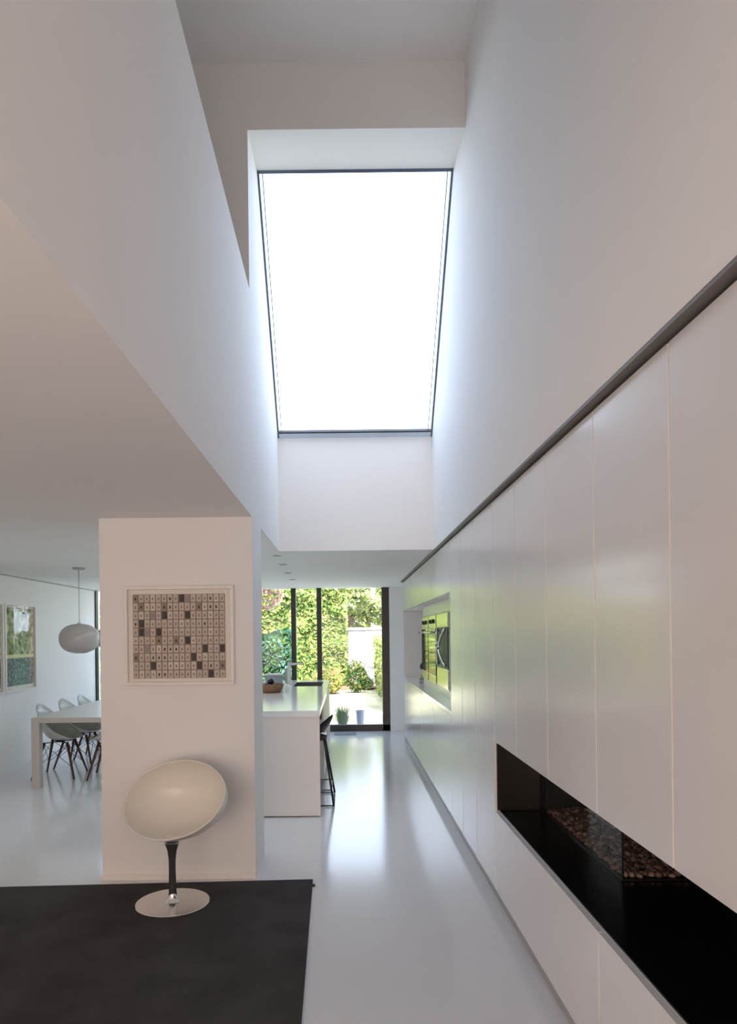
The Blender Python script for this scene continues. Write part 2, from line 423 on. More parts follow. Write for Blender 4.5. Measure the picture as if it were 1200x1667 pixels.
# slim strip that closes the opening, then full height cupboards
tall = [(3.941, 4.50, 'full-height white cupboard beside the far edge of the fireplace opening'),
        (4.504, 5.02, 'full-height white cupboard midway between the fireplace and the oven niche'),
        (5.024, 5.55, 'full-height white cupboard directly in front of the oven niche')]
for y0, y1, lab in tall: carcass('tall_cupboard', y0, y1, ZP0, ZP1, lab, 'cupboard')
NZ0, NZ1 = .915, 1.925
low = [(5.553, 6.66), (6.663, 7.77), (7.773, 8.88), (8.883, 9.99)]
lw = ['nearest to the fireplace', 'second from the fireplace', 'third from the fireplace', 'farthest, at the garden end']
for (y0, y1), t in zip(low, lw):
    carcass('base_cupboard', y0, y1, ZP0, NZ0, 'glossy white base cupboard under the oven niche, ' + t, 'cupboard')
    carcass('wall_cupboard', y0, y1, NZ1, ZP1, 'glossy white wall cupboard over the oven niche, ' + t, 'cupboard')
b = MB(); b.box(PF, 1.56, 5.553, 9.99, 0, .033, .001, 1)
o = b.build('niche_worktop', M['worktop']); o.location.z = NZ0; tag(o, 'white worktop running along the oven niche', 'worktop')
# end panel of the cupboard wall at the garden side and back of the niche
b = MB(); b.box(PF, 1.56, 9.992, 10.03, 0, ZP1, .001, 1)
tag(b.build('end_panel', M['panel']), 'white full-height end panel closing the cupboard wall near the glass', 'panel')
b = MB(); b.box(1.50, 1.56, 5.556, 9.988, NZ0 + .034, NZ1 - .001)
tag(b.build('niche_back_panel', M['panel']), 'greyish white back panel inside the oven niche', 'panel')
# plinth
b = MB(); b.box(PF + .035, PF + .06, .64, 10.03, 0, .098); struct(b.build('baseboard_right', M['plinth']))

# fireplace ------------------------------------------------------------
f = empty('fireplace', (PF + .3, 2.3, FP0)); ox, oy, oz = f.location
b = MB()
x0, x1, y0, y1, z0, z1 = PF + .0235 - ox, 1.58 - ox, .66 - oy, 3.934 - oy, 0.002, FP1 - FP0 - .003
b.box(x0, x1, y0, y1, z0, z0 + .006); b.box(x0, x1, y0, y1, z1 - .008, z1)
b.box(x1 - .01, x1, y0, y1, z0 + .006, z1 - .008); b.box(PF + .009 - ox, x1, y1 - .01, y1, z0 + .006, z1 - .008); b.box(x0, x1, y0, y0 + .01, z0 + .006, z1 - .008)
b.build('housing', M['black'], f)
GX, GY0, GY1 = 1.125, 2.80, 3.90
b = MB(); b.box(PF + .009 - ox, GX - ox - .02, y1 - .018, y1 - .011, z0 + .01, z1 - .01); b.build('far_end_lining', M['blackback'], f)
b = MB(); b.box(GX - ox - .012, GX - ox + .002, GY0 - oy - .01, GY1 - oy, z0 + .007, z0 + .012)
b.box(GX - ox - .012, 1.56 - ox, GY0 - oy - .02, GY0 - oy - .01, z0 + .007, z0 + .012)
b.box(GX - ox, GX - ox + .02, GY1 - oy - .02, GY1 - oy + .02, z0 + .007, z1 - .01)
b.build('burner_rim', M['wire'], f)
b = MB(); b.box(GX - ox, GX - ox + .006, GY0 - oy, GY1 - oy, z0 + .012, z1 - .01); b.build('glass_panel', M['fire_glass'], f)
b = MB(); b.box(GX - ox + .007, 1.55 - ox, GY0 - oy - .003, GY0 - oy + .003, z0 + .012, z1 - .01); b.build('glass_panel', M['fire_glass'], f)
b = MB(); b.box(GX - ox - .002, GX - ox + .005, GY0 - oy - .004, GY0 - oy + .004, z0 + .012, z1 - .01); b.build('glass_corner_joint', M['wire'], f)
# pebbles: countless, one part
b = MB(); rnd = random.Random(3)
px = GX - ox + .02
ii = 0
x = px
while x < 1.54 - ox:
    y = GY0 - oy + .015
    while y < GY1 - oy - .01:
        r = rnd.uniform(.012, .020); jx, jy = rnd.uniform(-.006, .006), rnd.uniform(-.006, .006)
        res = bmesh.ops.create_icosphere(b.bm, subdivisions=1, radius=r, matrix=Matrix.Translation((x + jx, y + jy, z0 + .014 + rnd.uniform(0, .014))) @ Matrix.Rotation(rnd.uniform(0, 3), 4, 'Z') @ Matrix.Diagonal((rnd.uniform(.8, 1.3), rnd.uniform(.7, 1.1), rnd.uniform(.6, 1.0), 1)))
        mi = 1 if rnd.random() < .35 else 0
        for v in res['verts']:
            for fc in v.link_faces: fc.material_index = mi
        y += .027
    x += .027
o = b.build('pebbles', [M['pebble0'], M['pebble1']], f, True); o['kind'] = 'stuff'; o['label'] = 'brown and tan pebbles covering the burner'
tag(f, 'long black built-in gas fireplace with glass firebox and pebble bed', 'fireplace')

# ovens in the niche ------------------------------------------------------------
NB = NZ0 + .033
b = MB(); oxx = 1.0
hs = empty('oven_housing', (1.25, 7.6, NB)); ox, oy, oz = hs.location
b = MB(); b.box(1.006 - ox, 1.495 - ox, 6.42 - oy, 8.68 - oy, 0, NZ1 - NB - .002); b.build('body', M['panel'], hs)
b = MB(); b.box(.992 - ox, 1.0055 - ox, 6.42 - oy, 8.68 - oy, 1.80 - NB, NZ1 - NB - .003); b.build('top_panel', M['panel'], hs)
b = MB(); b.box(.992 - ox, 1.0055 - ox, 6.42 - oy, 8.68 - oy, .001, 1.03 - NB); b.build('bottom_panel', M['panel'], hs)
tag(hs, 'glossy white housing around the ovens in the wall niche', 'housing')
def oven(y0, y1, label):
    r = empty('oven', (.998, (y0 + y1) / 2, 1.04)); oy = r.location.y; hw = (y1 - y0) / 2 - .004; H = .75
    b = MB(); b.box(-.022, .007, -hw, hw, 0, H, .002, 1); b.build('front_frame', M['steel'], r)
    b = MB(); b.box(-.030, -.0225, -hw + .004, hw - .004, H - .14, H - .004, .001, 1); cp = b.build('control_panel', M['steel'], r)
    b = MB(); b.box(-.034, -.0225, -hw + .004, hw - .004, .10, H - .15, .002, 1); dr = b.build('door', M['oven_glass'], r)
    b = MB(); b.box(-.034, -.0225, -hw + .004, hw - .004, .004, .095, .002, 1); b.build('bottom_drawer', M['steel'], r)
    b = MB(); b.tube([(-.035, -hw + .05, H - .19), (-.075, -hw + .05, H - .19)], .007, 8); b.tube([(-.035, hw - .05, H - .19), (-.075, hw - .05, H - .19)], .007, 8)
    b.tube([(-.075, -hw + .02, H - .19), (-.075, hw - .02, H - .19)], .012, 10); b.build('door_handle', M['chrome'], dr, True, 40)
    for k in (-.5, .5):
        b = MB()
        for q in range(1): 
            b.tube([(-.031, k * hw * .7, H - .07), (-.045, k * hw * .7, H - .07)], .024, 18)
            b.tube([(-.045, k * hw * .7, H - .07), (-.052, k * hw * .7, H - .07)], .016, 12)
        b.build('knob', M['blackplastic'], cp, True, 40)
    tag(r, label, 'oven', 'ovens'); return r
oven(7.96, 8.60, 'steel oven with two black knobs and bar handle, the farther one in the niche')
oven(7.28, 7.92, 'steel oven with two black knobs and bar handle, between the other oven and black appliance')
r = empty('wall_refrigerator', (.998, 6.84, 1.04)); hw = .40; H = .75
b = MB(); b.box(-.022, .007, -hw, hw, 0, H, .002, 1); b.build('front_frame', M['steel'], r)
b = MB(); b.box(-.032, -.0225, -hw + .01, -.004, .20, H - .14, .002, 1); d1 = b.build('door', M['blackplastic'], r)
b = MB(); b.box(-.032, -.0225, .004, hw - .01, .20, H - .14, .002, 1); d2 = b.build('door', M['blackplastic'], r)
b = MB(); b.box(-.030, -.0225, -hw + .01, hw - .01, H - .13, H - .01, .001, 1); b.build('top_panel', M['steel'], r)
b = MB(); b.box(-.030, -.0225, -hw + .01, hw - .01, .01, .19, .001, 1); b.build('bottom_panel', M['steel'], r)
for sgn, dd in ((-1, d1), (1, d2)):
    b = MB(); pts = []
    for k in range(13):
        t = k / 12; z = .23 + t * .36; bow = sin(pi * t)
        pts.append((-.04 - .03 * bow, sgn * (.26 - .20 * bow), z))
    b.tube(pts, .013, 8); b.build('door_handle', M['chrome'], dd, True)
tag(r, 'black built-in appliance with two curved chrome handles, nearest in the niche', 'appliance')

# small black lamp and tray on the niche worktop
r = empty('candle_holder', (1.035, 9.30, NB))
b = MB(); b.lathe([(0, 0), (.055, 0), (.055, .02), (.04, .055), (.01, .065), (0, .065)], n=24); b.build('base', M['blackplastic'], r, True, 40)
b = MB(); b.tube([(0, 0, .06), (0, 0, .17)], .004, 8); b.build('stem', M['chrome'], r, True)
b = MB(); b.lathe([(0, .155), (.018, .16), (.024, .19), (.022, .215), (.012, .235), (0, .24)], n=20); b.build('head', M['blackplastic'], r, True)
tag(r, 'small black stand with thin stem and round head on the niche worktop', 'ornament')
b = MB(); b.box(-.07, .07, -.12, .12, 0, .05, .008, 2); b.box(-.055, .055, -.1, .1, .05, .075, .01, 2)
o = b.build('storage_tin', M['plinth'], None, True, 40); o.location = (1.02, 8.95, NB); tag(o, 'flat grey tin beside the ovens on the niche worktop', 'tin')

# ================================================================ ISLAND
IX0, IX1, IY0, IY1, IZ = -1.20, -.228, 5.93, 10.02, .927
isl = empty('kitchen_island', ((IX0 + IX1) / 2, (IY0 + IY1) / 2, 0)); ox, oy, oz = isl.location
b = MB(); b.box(IX0 - ox, IX1 - ox - .004, IY0 + .006 - oy, IY0 + .05 - oy, .012, IZ - .05, .001, 1); b.build('end_panel', M['island'], isl)
b = MB(); b.box(IX0 - ox, -.62 - ox, IY0 + .051 - oy, 7.149 - oy, .06, IZ - .051, .001, 1); b.box(IX0 - ox, -.236 - ox, 7.15 - oy, IY1 - .03 - oy, .06, .70, .001, 1)
b.box(IX0 - ox, IX0 + .02 - ox, 7.15 - oy, IY1 - .03 - oy, .70, IZ - .051); b.box(-.256 - ox, -.236 - ox, 7.15 - oy, IY1 - .03 - oy, .70, IZ - .051)
b.build('body', M['island'], isl)
b = MB(); b.box(IX0 + .03 - ox, -.66 - ox, IY0 + .06 - oy, IY1 - .06 - oy, 0, .0595); b.build('plinth', M['plinth'], isl)
tag(isl, 'long white kitchen island with plain end panel facing the photographer', 'kitchen island')
b = MB(); SX0, SX1, SY0, SY1 = -.70, -.30, 8.80, 9.62
b.box(IX0, SX0, IY0, IY1, IZ - .05, IZ); b.box(SX1, IX1, IY0, IY1, IZ - .05, IZ)
b.box(SX0, SX1, IY0, SY0, IZ - .05, IZ); b.box(SX0, SX1, SY1, IY1, IZ - .05, IZ)
bmesh.ops.remove_doubles(b.bm, verts=list(b.bm.verts), dist=.0001)
wt = b.build('island_worktop', M['worktop']); tag(wt, 'glossy white worktop covering the kitchen island', 'worktop')
r = empty('sink', ((SX0 + SX1) / 2, (SY0 + SY1) / 2, IZ - .20)); hx, hy = (SX1 - SX0) / 2 - .001, (SY1 - SY0) / 2 - .001
b = MB(); b.box(-hx, hx, -hy, hy, 0, .01); b.box(-hx, -hx + .012, -hy, hy, .01, .197); b.box(hx - .012, hx, -hy, hy, .01, .197)
b.box(-hx + .012, hx - .012, -hy, -hy + .012, .01, .197); b.box(-hx + .012, hx - .012, hy - .012, hy, .01, .197); b.build('basin', M['sink'], r)
b = MB(); b.lathe([(0, .0105), (.045, .0105), (.045, .016), (.02, .013), (0, .013)], n=20); b.build('drain', M['chrome'], r, True, 40)
tag(r, 'dark rectangular sink sunk into the island worktop', 'sink')
r = empty('kitchen_tap', (-.755, 9.12, IZ))
b = MB(); b.lathe([(0, 0), (.035, 0), (.035, .012), (.026, .016), (0, .016)], n=24); b.build('base', M['chrome'], r, True, 40)
b = MB(); b.box(-.022, .022, -.024, .024, .012, .30, .004, 2); b.build('column', M['white_satin'], r)
b = MB(); b.box(.0225, .20, -.016, .016, .262, .292, .004, 2); b.build('spout', M['chrome'], r)
b = MB(); b.box(-.058, -.0225, -.018, .018, .012, .20, .003, 2); b.build('side_lever', M['steel'], r)
tag(r, 'upright white square tap with chrome spout beside the sink', 'tap')
# wooden bowl with dark fruit, glass container behind
r = empty('wooden_bowl', (-.87, 7.90, IZ))
b = MB(); b.lathe([(0, 0), (.11, 0), (.145, .045), (.155, .10), (.145, .10), (.13, .05), (.10, .014), (0, .014)], n=32)
o = b.build('wooden_bowl_body', M['wood'], r, True, 45); o.name = 'body'
tag(r, 'brown wooden bowl on the island worktop beside the pillar', 'bowl')
prot = None
fl = ['dark fruit in the wooden bowl, nearest the rim in front', 'dark fruit in the wooden bowl, on the right side', 'dark fruit in the wooden bowl, on the left side', 'dark fruit in the wooden bowl, lying on top']
for k, (dx, dy, dz) in enumerate([(0, -.075, .062), (.07, .02, .062), (-.07, .02, .062), (0, .0, .125)]):
    if prot is None:
        b = MB(); b.lathe([(0, -.036), (.02, -.032), (.036, -.012), (.040, .005), (.030, .028), (.012, .040), (0, .042)], n=20)
        o = b.build('fruit', M['blackplastic'], None, True); prot = o
    else: o = prot.copy(); C.objects.link(o)
    o.location = (-.87 + dx, 7.90 + dy, IZ + dz); o.rotation_euler = (k * .7, k * .4, k); tag(o, fl[k], 'fruit', 'dark fruit in the wooden bowl')
r = empty('storage_jar', (-.87, 8.30, IZ))
b = MB(); b.box(-.10, .10, -.07, .07, 0, .175, .01, 2); b.build('container', M['pot'], r, True, 40)
b = MB(); b.box(-.106, .106, -.076, .076, .1755, .195, .006, 2); b.build('lid', M['white_satin'], r, True, 40)
tag(r, 'grey square container with white lid behind the wooden bowl', 'container')

# bar stools -------------------------------------------------------------------
def make_stool():
    r = empty('bar_stool')
    # seat: low-backed bucket shell, back towards +X
    nb, na = 10, 36; b = MB(); grids = []
    for off in (0, 1):
        G = []
        for i in range(nb + 1):
            u = i / nb; row = []
            for k in range(na):
                ph = 2 * pi * k / na; c = max(0, cos(ph))
                rim = .02 + .15 * (c ** 1.2)
                R = (.185 if not off else .178)
                z = .64 + rim * u ** 3 + (0.014 if off else 0) * (1 - .3 * u)
                row.append(b.bm.verts.new((R * u * cos(ph) * 1.0, R * u * sin(ph) * 1.05, z)))
            G.append(row)
        for i in range(1, nb):
            for k in range(na):
                q = [G[i][k], G[i][(k + 1) % na], G[i + 1][(k + 1) % na], G[i + 1][k]]; b._f(q if off else q[::-1])
        cvt = b.bm.verts.new((0, 0, .64 + (0.014 if off else 0)))
        for k in range(na): b._f([cvt, G[1][k], G[1][(k + 1) % na]])
        grids.append(G)
    for k in range(na): b._f([grids[0][nb][k], grids[0][nb][(k + 1) % na], grids[1][nb][(k + 1) % na], grids[1][nb][k]])
    b.build('seat', M['blackplastic'], r, True)
    b = MB(); b.box(-.12, .12, -.12, .12, .585, .638, .012, 2); b.build('seat_support', M['wire'], r, True, 40)
    for sx, sy in ((1, -1), (1, 1), (-1, -1), (-1, 1)):
        b = MB(); b.tube([(sx * .09, sy * .09, .64), (sx * .185, sy * .27, .012)], .0105, 8)
        b.build('leg', M['wire'], r, True)
    b = MB()
    b.tube([(.185, -.27, .010), (.185, .27, .010)], .008, 8); b.tube([(-.185, -.27, .010), (-.185, .27, .010)], .008, 8)
    b.tube([(.185, -.27, .010), (-.185, -.27, .010)], .006, 8); b.tube([(.185, .27, .010), (-.185, .27, .010)], .006, 8)
    b.build('floor_frame', M['wire'], r, True)
    b = MB(); q = [(.165, -.232, .145), (.165, .232, .145), (-.165, .232, .145), (-.165, -.232, .145)]
    for i in range(4): b.tube([q[i], q[(i + 1) % 4]], .006, 8)
    b.build('footrest', M['wire_grey'], r, True)
    return r
st = make_stool(); st.location = (-.308, 6.56, 0)
tag(st, 'black low-backed bar stool on wire legs tucked under the island worktop', 'stool')

# ================================================================ DINING AREA
TX0, TX1, TY0, TY1, TZ = -3.33, -2.47, 7.21, 9.65, .742
t = empty('dining_table', ((TX0 + TX1) / 2, (TY0 + TY1) / 2, 0)); ox, oy, _ = t.location
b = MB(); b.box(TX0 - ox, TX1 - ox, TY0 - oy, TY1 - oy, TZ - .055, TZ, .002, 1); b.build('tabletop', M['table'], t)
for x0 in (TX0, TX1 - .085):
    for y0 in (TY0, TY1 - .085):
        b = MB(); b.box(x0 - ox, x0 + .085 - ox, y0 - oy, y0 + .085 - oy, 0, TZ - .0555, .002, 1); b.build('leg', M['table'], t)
tag(t, 'long white square-legged dining table', 'table')

def make_chair():
    r = empty('dining_chair')      # back towards -X
    nb, na = 12, 48; b = MB(); grids = []
    for off in (0, 1):
        G = []
        for i in range(nb + 1):
            u = i / nb; row = []
            for k in range(na):
                ph = 2 * pi * k / na; c = -cos(ph)      # 1 at back
                back = max(0, (c + .15) / 1.15)
                rim = .02 + .14 * max(0, min(1, (c + .75) / .9)) ** 1.0 + .24 * back ** 1.6
                R = .275 - (.012 if off else 0) + .01 * abs(sin(ph))
                shape = u ** 3.2
                z = .425 + rim * shape + (0.008 if off else 0)
                rr = R * (u ** .82) * (1.0 if c < 0 else .95)
                row.append(b.bm.verts.new((rr * cos(ph) * .92, rr * sin(ph), z)))
            G.append(row)
        for i in range(1, nb):
            for k in range(na):
                q = [G[i][k], G[i][(k + 1) % na], G[i + 1][(k + 1) % na], G[i + 1][k]]; b._f(q)
        cvt = b.bm.verts.new((0, 0, .425 + (0.008 if off else 0)))
        for k in range(na): b._f([cvt, G[1][k], G[1][(k + 1) % na]])
        grids.append(G)
    for k in range(na): b._f([grids[0][nb][k], grids[0][nb][(k + 1) % na], grids[1][nb][(k + 1) % na], grids[1][nb][k]])
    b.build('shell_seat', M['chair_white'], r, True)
    tops = []
    for sx in (-1, 1):
        for sy in (-1, 1):
            b = MB(); b.tube([(sx * .235, sy * .225, 0.0), (sx * .125, sy * .125, .40)], .010, 10, r2=.017)
            b.build('leg', M['wood_dark'], r, True)
    b = MB()
    for a, c in ((( .2, .19, .13), (-.13, .13, .385)), ((-.2, .19, .13), (.13, .13, .385)), ((.2, -.19, .13), (-.13, -.13, .385)), ((-.2, -.19, .13), (.13, -.13, .385)),
                 ((.2, .19, .13), (.13, -.13, .385)), ((.2, -.19, .13), (.13, .13, .385)), ((-.2, .19, .13), (-.13, -.13, .385)), ((-.2, -.19, .13), (-.13, .13, .385))):
        b.tube([a, c], .003, 6)
    b.tube([(-.14, -.14, .395), (.14, .14, .395)], .006, 6); b.tube([(-.14, .14, .395), (.14, -.14, .395)], .006, 6)
    b.tube([(0, 0, .39), (0, 0, .424)], .05, 12)
    b.build('wire_brace', M['wire'], r, True)
    return r
ch = make_chair()
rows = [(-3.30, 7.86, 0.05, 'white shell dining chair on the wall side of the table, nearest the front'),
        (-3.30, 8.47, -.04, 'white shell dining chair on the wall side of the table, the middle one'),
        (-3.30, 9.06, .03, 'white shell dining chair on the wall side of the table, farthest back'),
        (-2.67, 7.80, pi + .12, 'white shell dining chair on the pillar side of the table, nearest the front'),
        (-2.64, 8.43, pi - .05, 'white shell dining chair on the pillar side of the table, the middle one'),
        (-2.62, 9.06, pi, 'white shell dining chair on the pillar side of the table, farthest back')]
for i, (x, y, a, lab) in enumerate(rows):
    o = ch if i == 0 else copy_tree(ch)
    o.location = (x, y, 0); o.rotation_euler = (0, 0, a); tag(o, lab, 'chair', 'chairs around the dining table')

# pendant lamps
def make_pendant():
    r = empty('pendant_lamp')
    b = MB(); b.lathe([(0, 0), (.065, 0), (.068, -.012), (.06, -.024), (.02, -.028), (0, -.028)], n=32); b.build('ceiling_canopy', M['plinth'], r, True, 40)
    b = MB(); b.tube([(0, 0, -.026), (0, 0, -.62)], .003, 6); b.build('cable', M['wire_grey'], r, True)
    b = MB(); pr = []
    for k in range(25):
        t_ = pi * k / 24; e = .72
        pr.append((.214 * (abs(sin(t_)) ** .86), -.785 + .165 * (1 if cos(t_) > 0 else -1) * abs(cos(t_)) ** .92))
    pr[0] = (0, pr[0][1]); pr[-1] = (0, pr[-1][1])
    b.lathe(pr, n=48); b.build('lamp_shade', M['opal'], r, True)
    b = MB(); b.lathe([(0, -.603), (.022, -.606), (.022, -.621), (0, -.621)], n=20); b.build('cable_cap', M['white_satin'], r, True, 40)
    return r
p1 = make_pendant(); p1.location = (-2.94, 7.55, CEIL); tag(p1, 'flattened round pendant lamp hanging over the near end of the dining table', 'lamp', 'pendant lamps')
p2 = copy_tree(p1); p2.location = (-2.96, 8.72, CEIL); tag(p2, 'flattened round pendant lamp mostly hidden by the pillar, farther back', 'lamp', 'pendant lamps')

# framed pictures on the left wall
def reflection_print():  # garden reflection in the picture glass, painted as the print colour
    m = bpy.data.materials.new('painted_garden_reflection'); m.use_nodes = True; nt = m.node_tree; p = nt.nodes['Principled BSDF']
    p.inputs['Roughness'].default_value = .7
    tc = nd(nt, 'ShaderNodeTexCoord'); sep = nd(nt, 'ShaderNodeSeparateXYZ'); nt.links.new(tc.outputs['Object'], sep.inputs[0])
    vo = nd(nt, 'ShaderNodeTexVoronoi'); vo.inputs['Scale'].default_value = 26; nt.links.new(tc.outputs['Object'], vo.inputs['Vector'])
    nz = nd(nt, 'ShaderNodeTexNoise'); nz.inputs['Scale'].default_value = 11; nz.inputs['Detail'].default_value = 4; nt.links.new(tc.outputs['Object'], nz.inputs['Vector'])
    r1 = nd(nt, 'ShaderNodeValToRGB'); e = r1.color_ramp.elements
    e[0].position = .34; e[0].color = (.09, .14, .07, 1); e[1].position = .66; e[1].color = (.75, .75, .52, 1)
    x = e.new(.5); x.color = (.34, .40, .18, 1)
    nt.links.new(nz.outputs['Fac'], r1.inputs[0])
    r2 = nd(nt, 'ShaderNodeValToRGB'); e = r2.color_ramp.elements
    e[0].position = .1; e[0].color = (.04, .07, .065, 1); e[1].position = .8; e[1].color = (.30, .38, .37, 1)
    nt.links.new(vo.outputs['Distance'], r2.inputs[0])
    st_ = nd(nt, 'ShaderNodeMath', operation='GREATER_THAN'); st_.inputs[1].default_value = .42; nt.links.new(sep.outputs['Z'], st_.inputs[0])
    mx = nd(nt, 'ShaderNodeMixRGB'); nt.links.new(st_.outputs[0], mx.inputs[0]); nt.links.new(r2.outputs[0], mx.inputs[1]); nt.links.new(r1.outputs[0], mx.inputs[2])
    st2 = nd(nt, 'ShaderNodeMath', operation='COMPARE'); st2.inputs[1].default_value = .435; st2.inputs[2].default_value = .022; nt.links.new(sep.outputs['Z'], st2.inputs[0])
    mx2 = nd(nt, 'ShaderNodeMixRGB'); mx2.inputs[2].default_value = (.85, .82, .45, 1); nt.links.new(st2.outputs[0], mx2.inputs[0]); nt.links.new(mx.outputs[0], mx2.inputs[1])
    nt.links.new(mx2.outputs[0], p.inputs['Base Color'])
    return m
GP = reflection_print()
def wall_pic(y0, y1, z0, z1, label):
    r = empty('framed_picture', (XL + .001, (y0 + y1) / 2, z0)); h = (y1 - y0) / 2; H = z1 - z0; fw = .022
    b = MB(); b.box(0, .035, -h, h, 0, fw); b.box(0, .035, -h, h, H - fw, H); b.box(0, .035, -h, -h + fw, fw, H - fw); b.box(0, .035, h - fw, h, fw, H - fw)
    b.build('picture_frame', M['frame_white'], r)
    b = MB(); b.box(.002, .008, -h + fw, h - fw, fw, H - fw); b.build('mount', M['mount'], r)
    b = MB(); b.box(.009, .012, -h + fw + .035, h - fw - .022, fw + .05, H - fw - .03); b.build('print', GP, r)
    b = MB(); b.box(.020, .023, -h + fw, h - fw, fw, H - fw); b.build('glass_pane', M['glass'], r)
    tag(r, label, 'picture', 'pictures with painted reflections on the left wall'); return r
wall_pic(8.17, 8.98, .93, 2.015, 'white framed picture with painted garden reflection on the left wall, right one of the pair')
wall_pic(7.33, 8.13, .93, 2.015, 'white framed picture with painted garden reflection cut off by the left edge of the photo')
# picture ledge shadow gap along the left ceiling
b = MB(); b.box(XL, XL + .012, YN, YF, CEIL - .014, CEIL); struct(b.build('trim_2', M['plinth']))

# ================================================================ ART ON THE PILLAR
ax0, ax1, az0, az1 = -1.432, -.722, 1.268, 1.912
r = empty('framed_artwork', ((ax0 + ax1) / 2, YP - .001, az0)); hw = (ax1 - ax0) / 2; H = az1 - az0; fw = .022
b = MB()
for q in ((-hw, hw, 0, fw), (-hw, hw, H - fw, H), (-hw, -hw + fw, fw, H - fw), (hw - fw, hw, fw, H - fw)):
    b.box(q[0], q[1], -.038, 0, q[2], q[3], .002, 1)
b.build('picture_frame', M['frame_white'], r)
b = MB(); b.box(-hw + fw, hw - fw, -.012, -.002, fw, H - fw); b.build('mount', M['mount'], r)
b = MB(); nx, nz_ = 16, 10
px0, px1, pz0, pz1 = -hw + .052, hw - .058, .045, H - .052
b.m = 5; b.box(px0, px1, -.0145, -.0125, pz0, pz1)
dark = {(8, 9): 3, (9, 9): 4, (1, 8): 2, (5, 8): 2, (11, 8): 2, (3, 7): 4, (5, 7): 3, (9, 7): 3, (1, 6): 3, (1, 5): 3, (2, 5): 4, (4, 5): 3, (4, 4): 2, (7, 4): 2, (9, 4): 3,
        (2, 3): 4, (12, 3): 2, (15, 3): 3, (10, 2): 3, (0, 2): 2, (3, 1): 3, (11, 1): 3, (15, 1): 2, (13, 0): 3, (0, 9): 2, (5, 9): 0, (12, 3): 3, (2, 8): 1, (6, 7): 1, (10, 4): 1, (8, 1): 1, (10, 1): 1}
cw, chh = (px1 - px0) / nx, (pz1 - pz0) / nz_; rr = random.Random(5)
for i in range(nx):
    for j in range(nz_):
        x0 = px0 + i * cw + .0035; z0 = pz0 + j * chh + .0035; x1 = x0 + cw - .007; z1 = z0 + chh - .007
        m = dark.get((i, j)); 
        if m is None: m = 1 if rr.random() < .15 else 0
        b.m = m; b.box(x0, x1, -.019, -.0145, z0, z1)
        b.m = 3 if m in (0, 1) and rr.random() < .12 else 2 if m in (0, 1, 4) else 3
        b.box((x0 + x1) / 2 - .005, (x0 + x1) / 2 + .005, -.0205, -.019, (z0 + z1) / 2 - .012, (z0 + z1) / 2 + .006)
b.build('print', [M['tile0'], M['tile1'], M['tile2'], M['tile3'], M['tile4'], M['tilegap']], r)
tag(r, 'white framed artwork of small beige and brown squares on the pillar', 'artwork')

# ================================================================ RUG AND EGG CHAIR
b = MB(); pts = [(-.226, 4.395), (-.196, 2.76), (-.165, 1.2), (-2.75, 1.1), (-2.80, 4.30)]
bb = MB(); bb.prism([(x, y) for x, y in pts], .0, .011, 'Z')
# small loose stitch at the corner
bb.box(-.228, -.208, 4.29, 4.315, .001, .009)
rug = bb.build('rug', M['rug']); tag(rug, 'charcoal felt rug under the cream egg-shaped chair', 'rug')
rug.location.z = .0005

cx, cy = -1.036, 4.03
r = empty('swivel_chair', (cx, cy, .012))
b = MB(); b.lathe([(0, .0), (.213, .0), (.2155, .003), (.213, .007), (.19, .009), (.05, .012), (0, .012)], n=72); b.build('base_disc', M['chrome_disc'], r, True, 30)
b = MB(); b.lathe([(0, .010), (.046, .012), (.040, .020), (.026, .040), (.0225, .07), (.0215, .20), (.023, .26), (.030, .31), (.040, .340), (.046, .352), (.046, .358), (0, .358)], n=40); b.build('stem', M['chrome'], r, True, 80)
b = MB(); b.lathe([(0, .358), (.036, .358), (.040, .366), (.040, .392), (0, .392)], n=32); b.build('swivel_hub', M['chrome'], r, True, 40)
# egg shell: ellipsoid cut by a tilted plane, thickened and rim rounded
def egg(th, nu=30, nv=80):
    A, B, Cc = .335, .300, .245         # half sizes: sideways, front-back, height
    zc = .378 + Cc
    tilt = radians(54)
    # rim plane basis: e1 sideways, e2 up the back; apex direction = -n
    e1 = Vector((1, 0, 0)); e2 = Vector((0, cos(tilt), sin(tilt))); n_ = Vector((0, -sin(tilt), cos(tilt)))
    rows = []
    for i in range(nu + 1):
        a = (pi / 2) * (i / nu) * 1.0 + radians(-4) * (1 - 0) * (i / nu)       # 0 at apex .. near 90 deg at rim
        row = []
        for k in range(nv):
            ph = 2 * pi * k / nv
            d = -n_ * cos(a) + (e1 * cos(ph) + e2 * sin(ph)) * sin(a)
            s = 1.0
            v = Vector((d.x * (A - th), d.y * (B - th), d.z * (Cc - th)))
            # pull the front lip forward and flatten the belly for the seat
            if v.y < 0: v.y *= 1.0 + .20 * (-v.y / B)
            row.append(v + Vector((0, 0, zc)))
        rows.append(row)
    return rows
b = MB(); R0 = egg(0); R1 = egg(.011)
def addrows(R, flip):
    V = []
    for i, row in enumerate(R):
        if i == 0: V.append([b.bm.verts.new(row[0])]); continue
        V.append([b.bm.verts.new(p) for p in row])
    n = len(R[0])
    for i in range(len(V) - 1):
        for k in range(n):
            k2 = (k + 1) % n
            if i == 0: b._f([V[0][0], V[1][k], V[1][k2]])
            else: b._f([V[i][k], V[i + 1][k], V[i + 1][k2], V[i][k2]])
    return V
V0 = addrows(R0, False); V1 = addrows(R1, True)
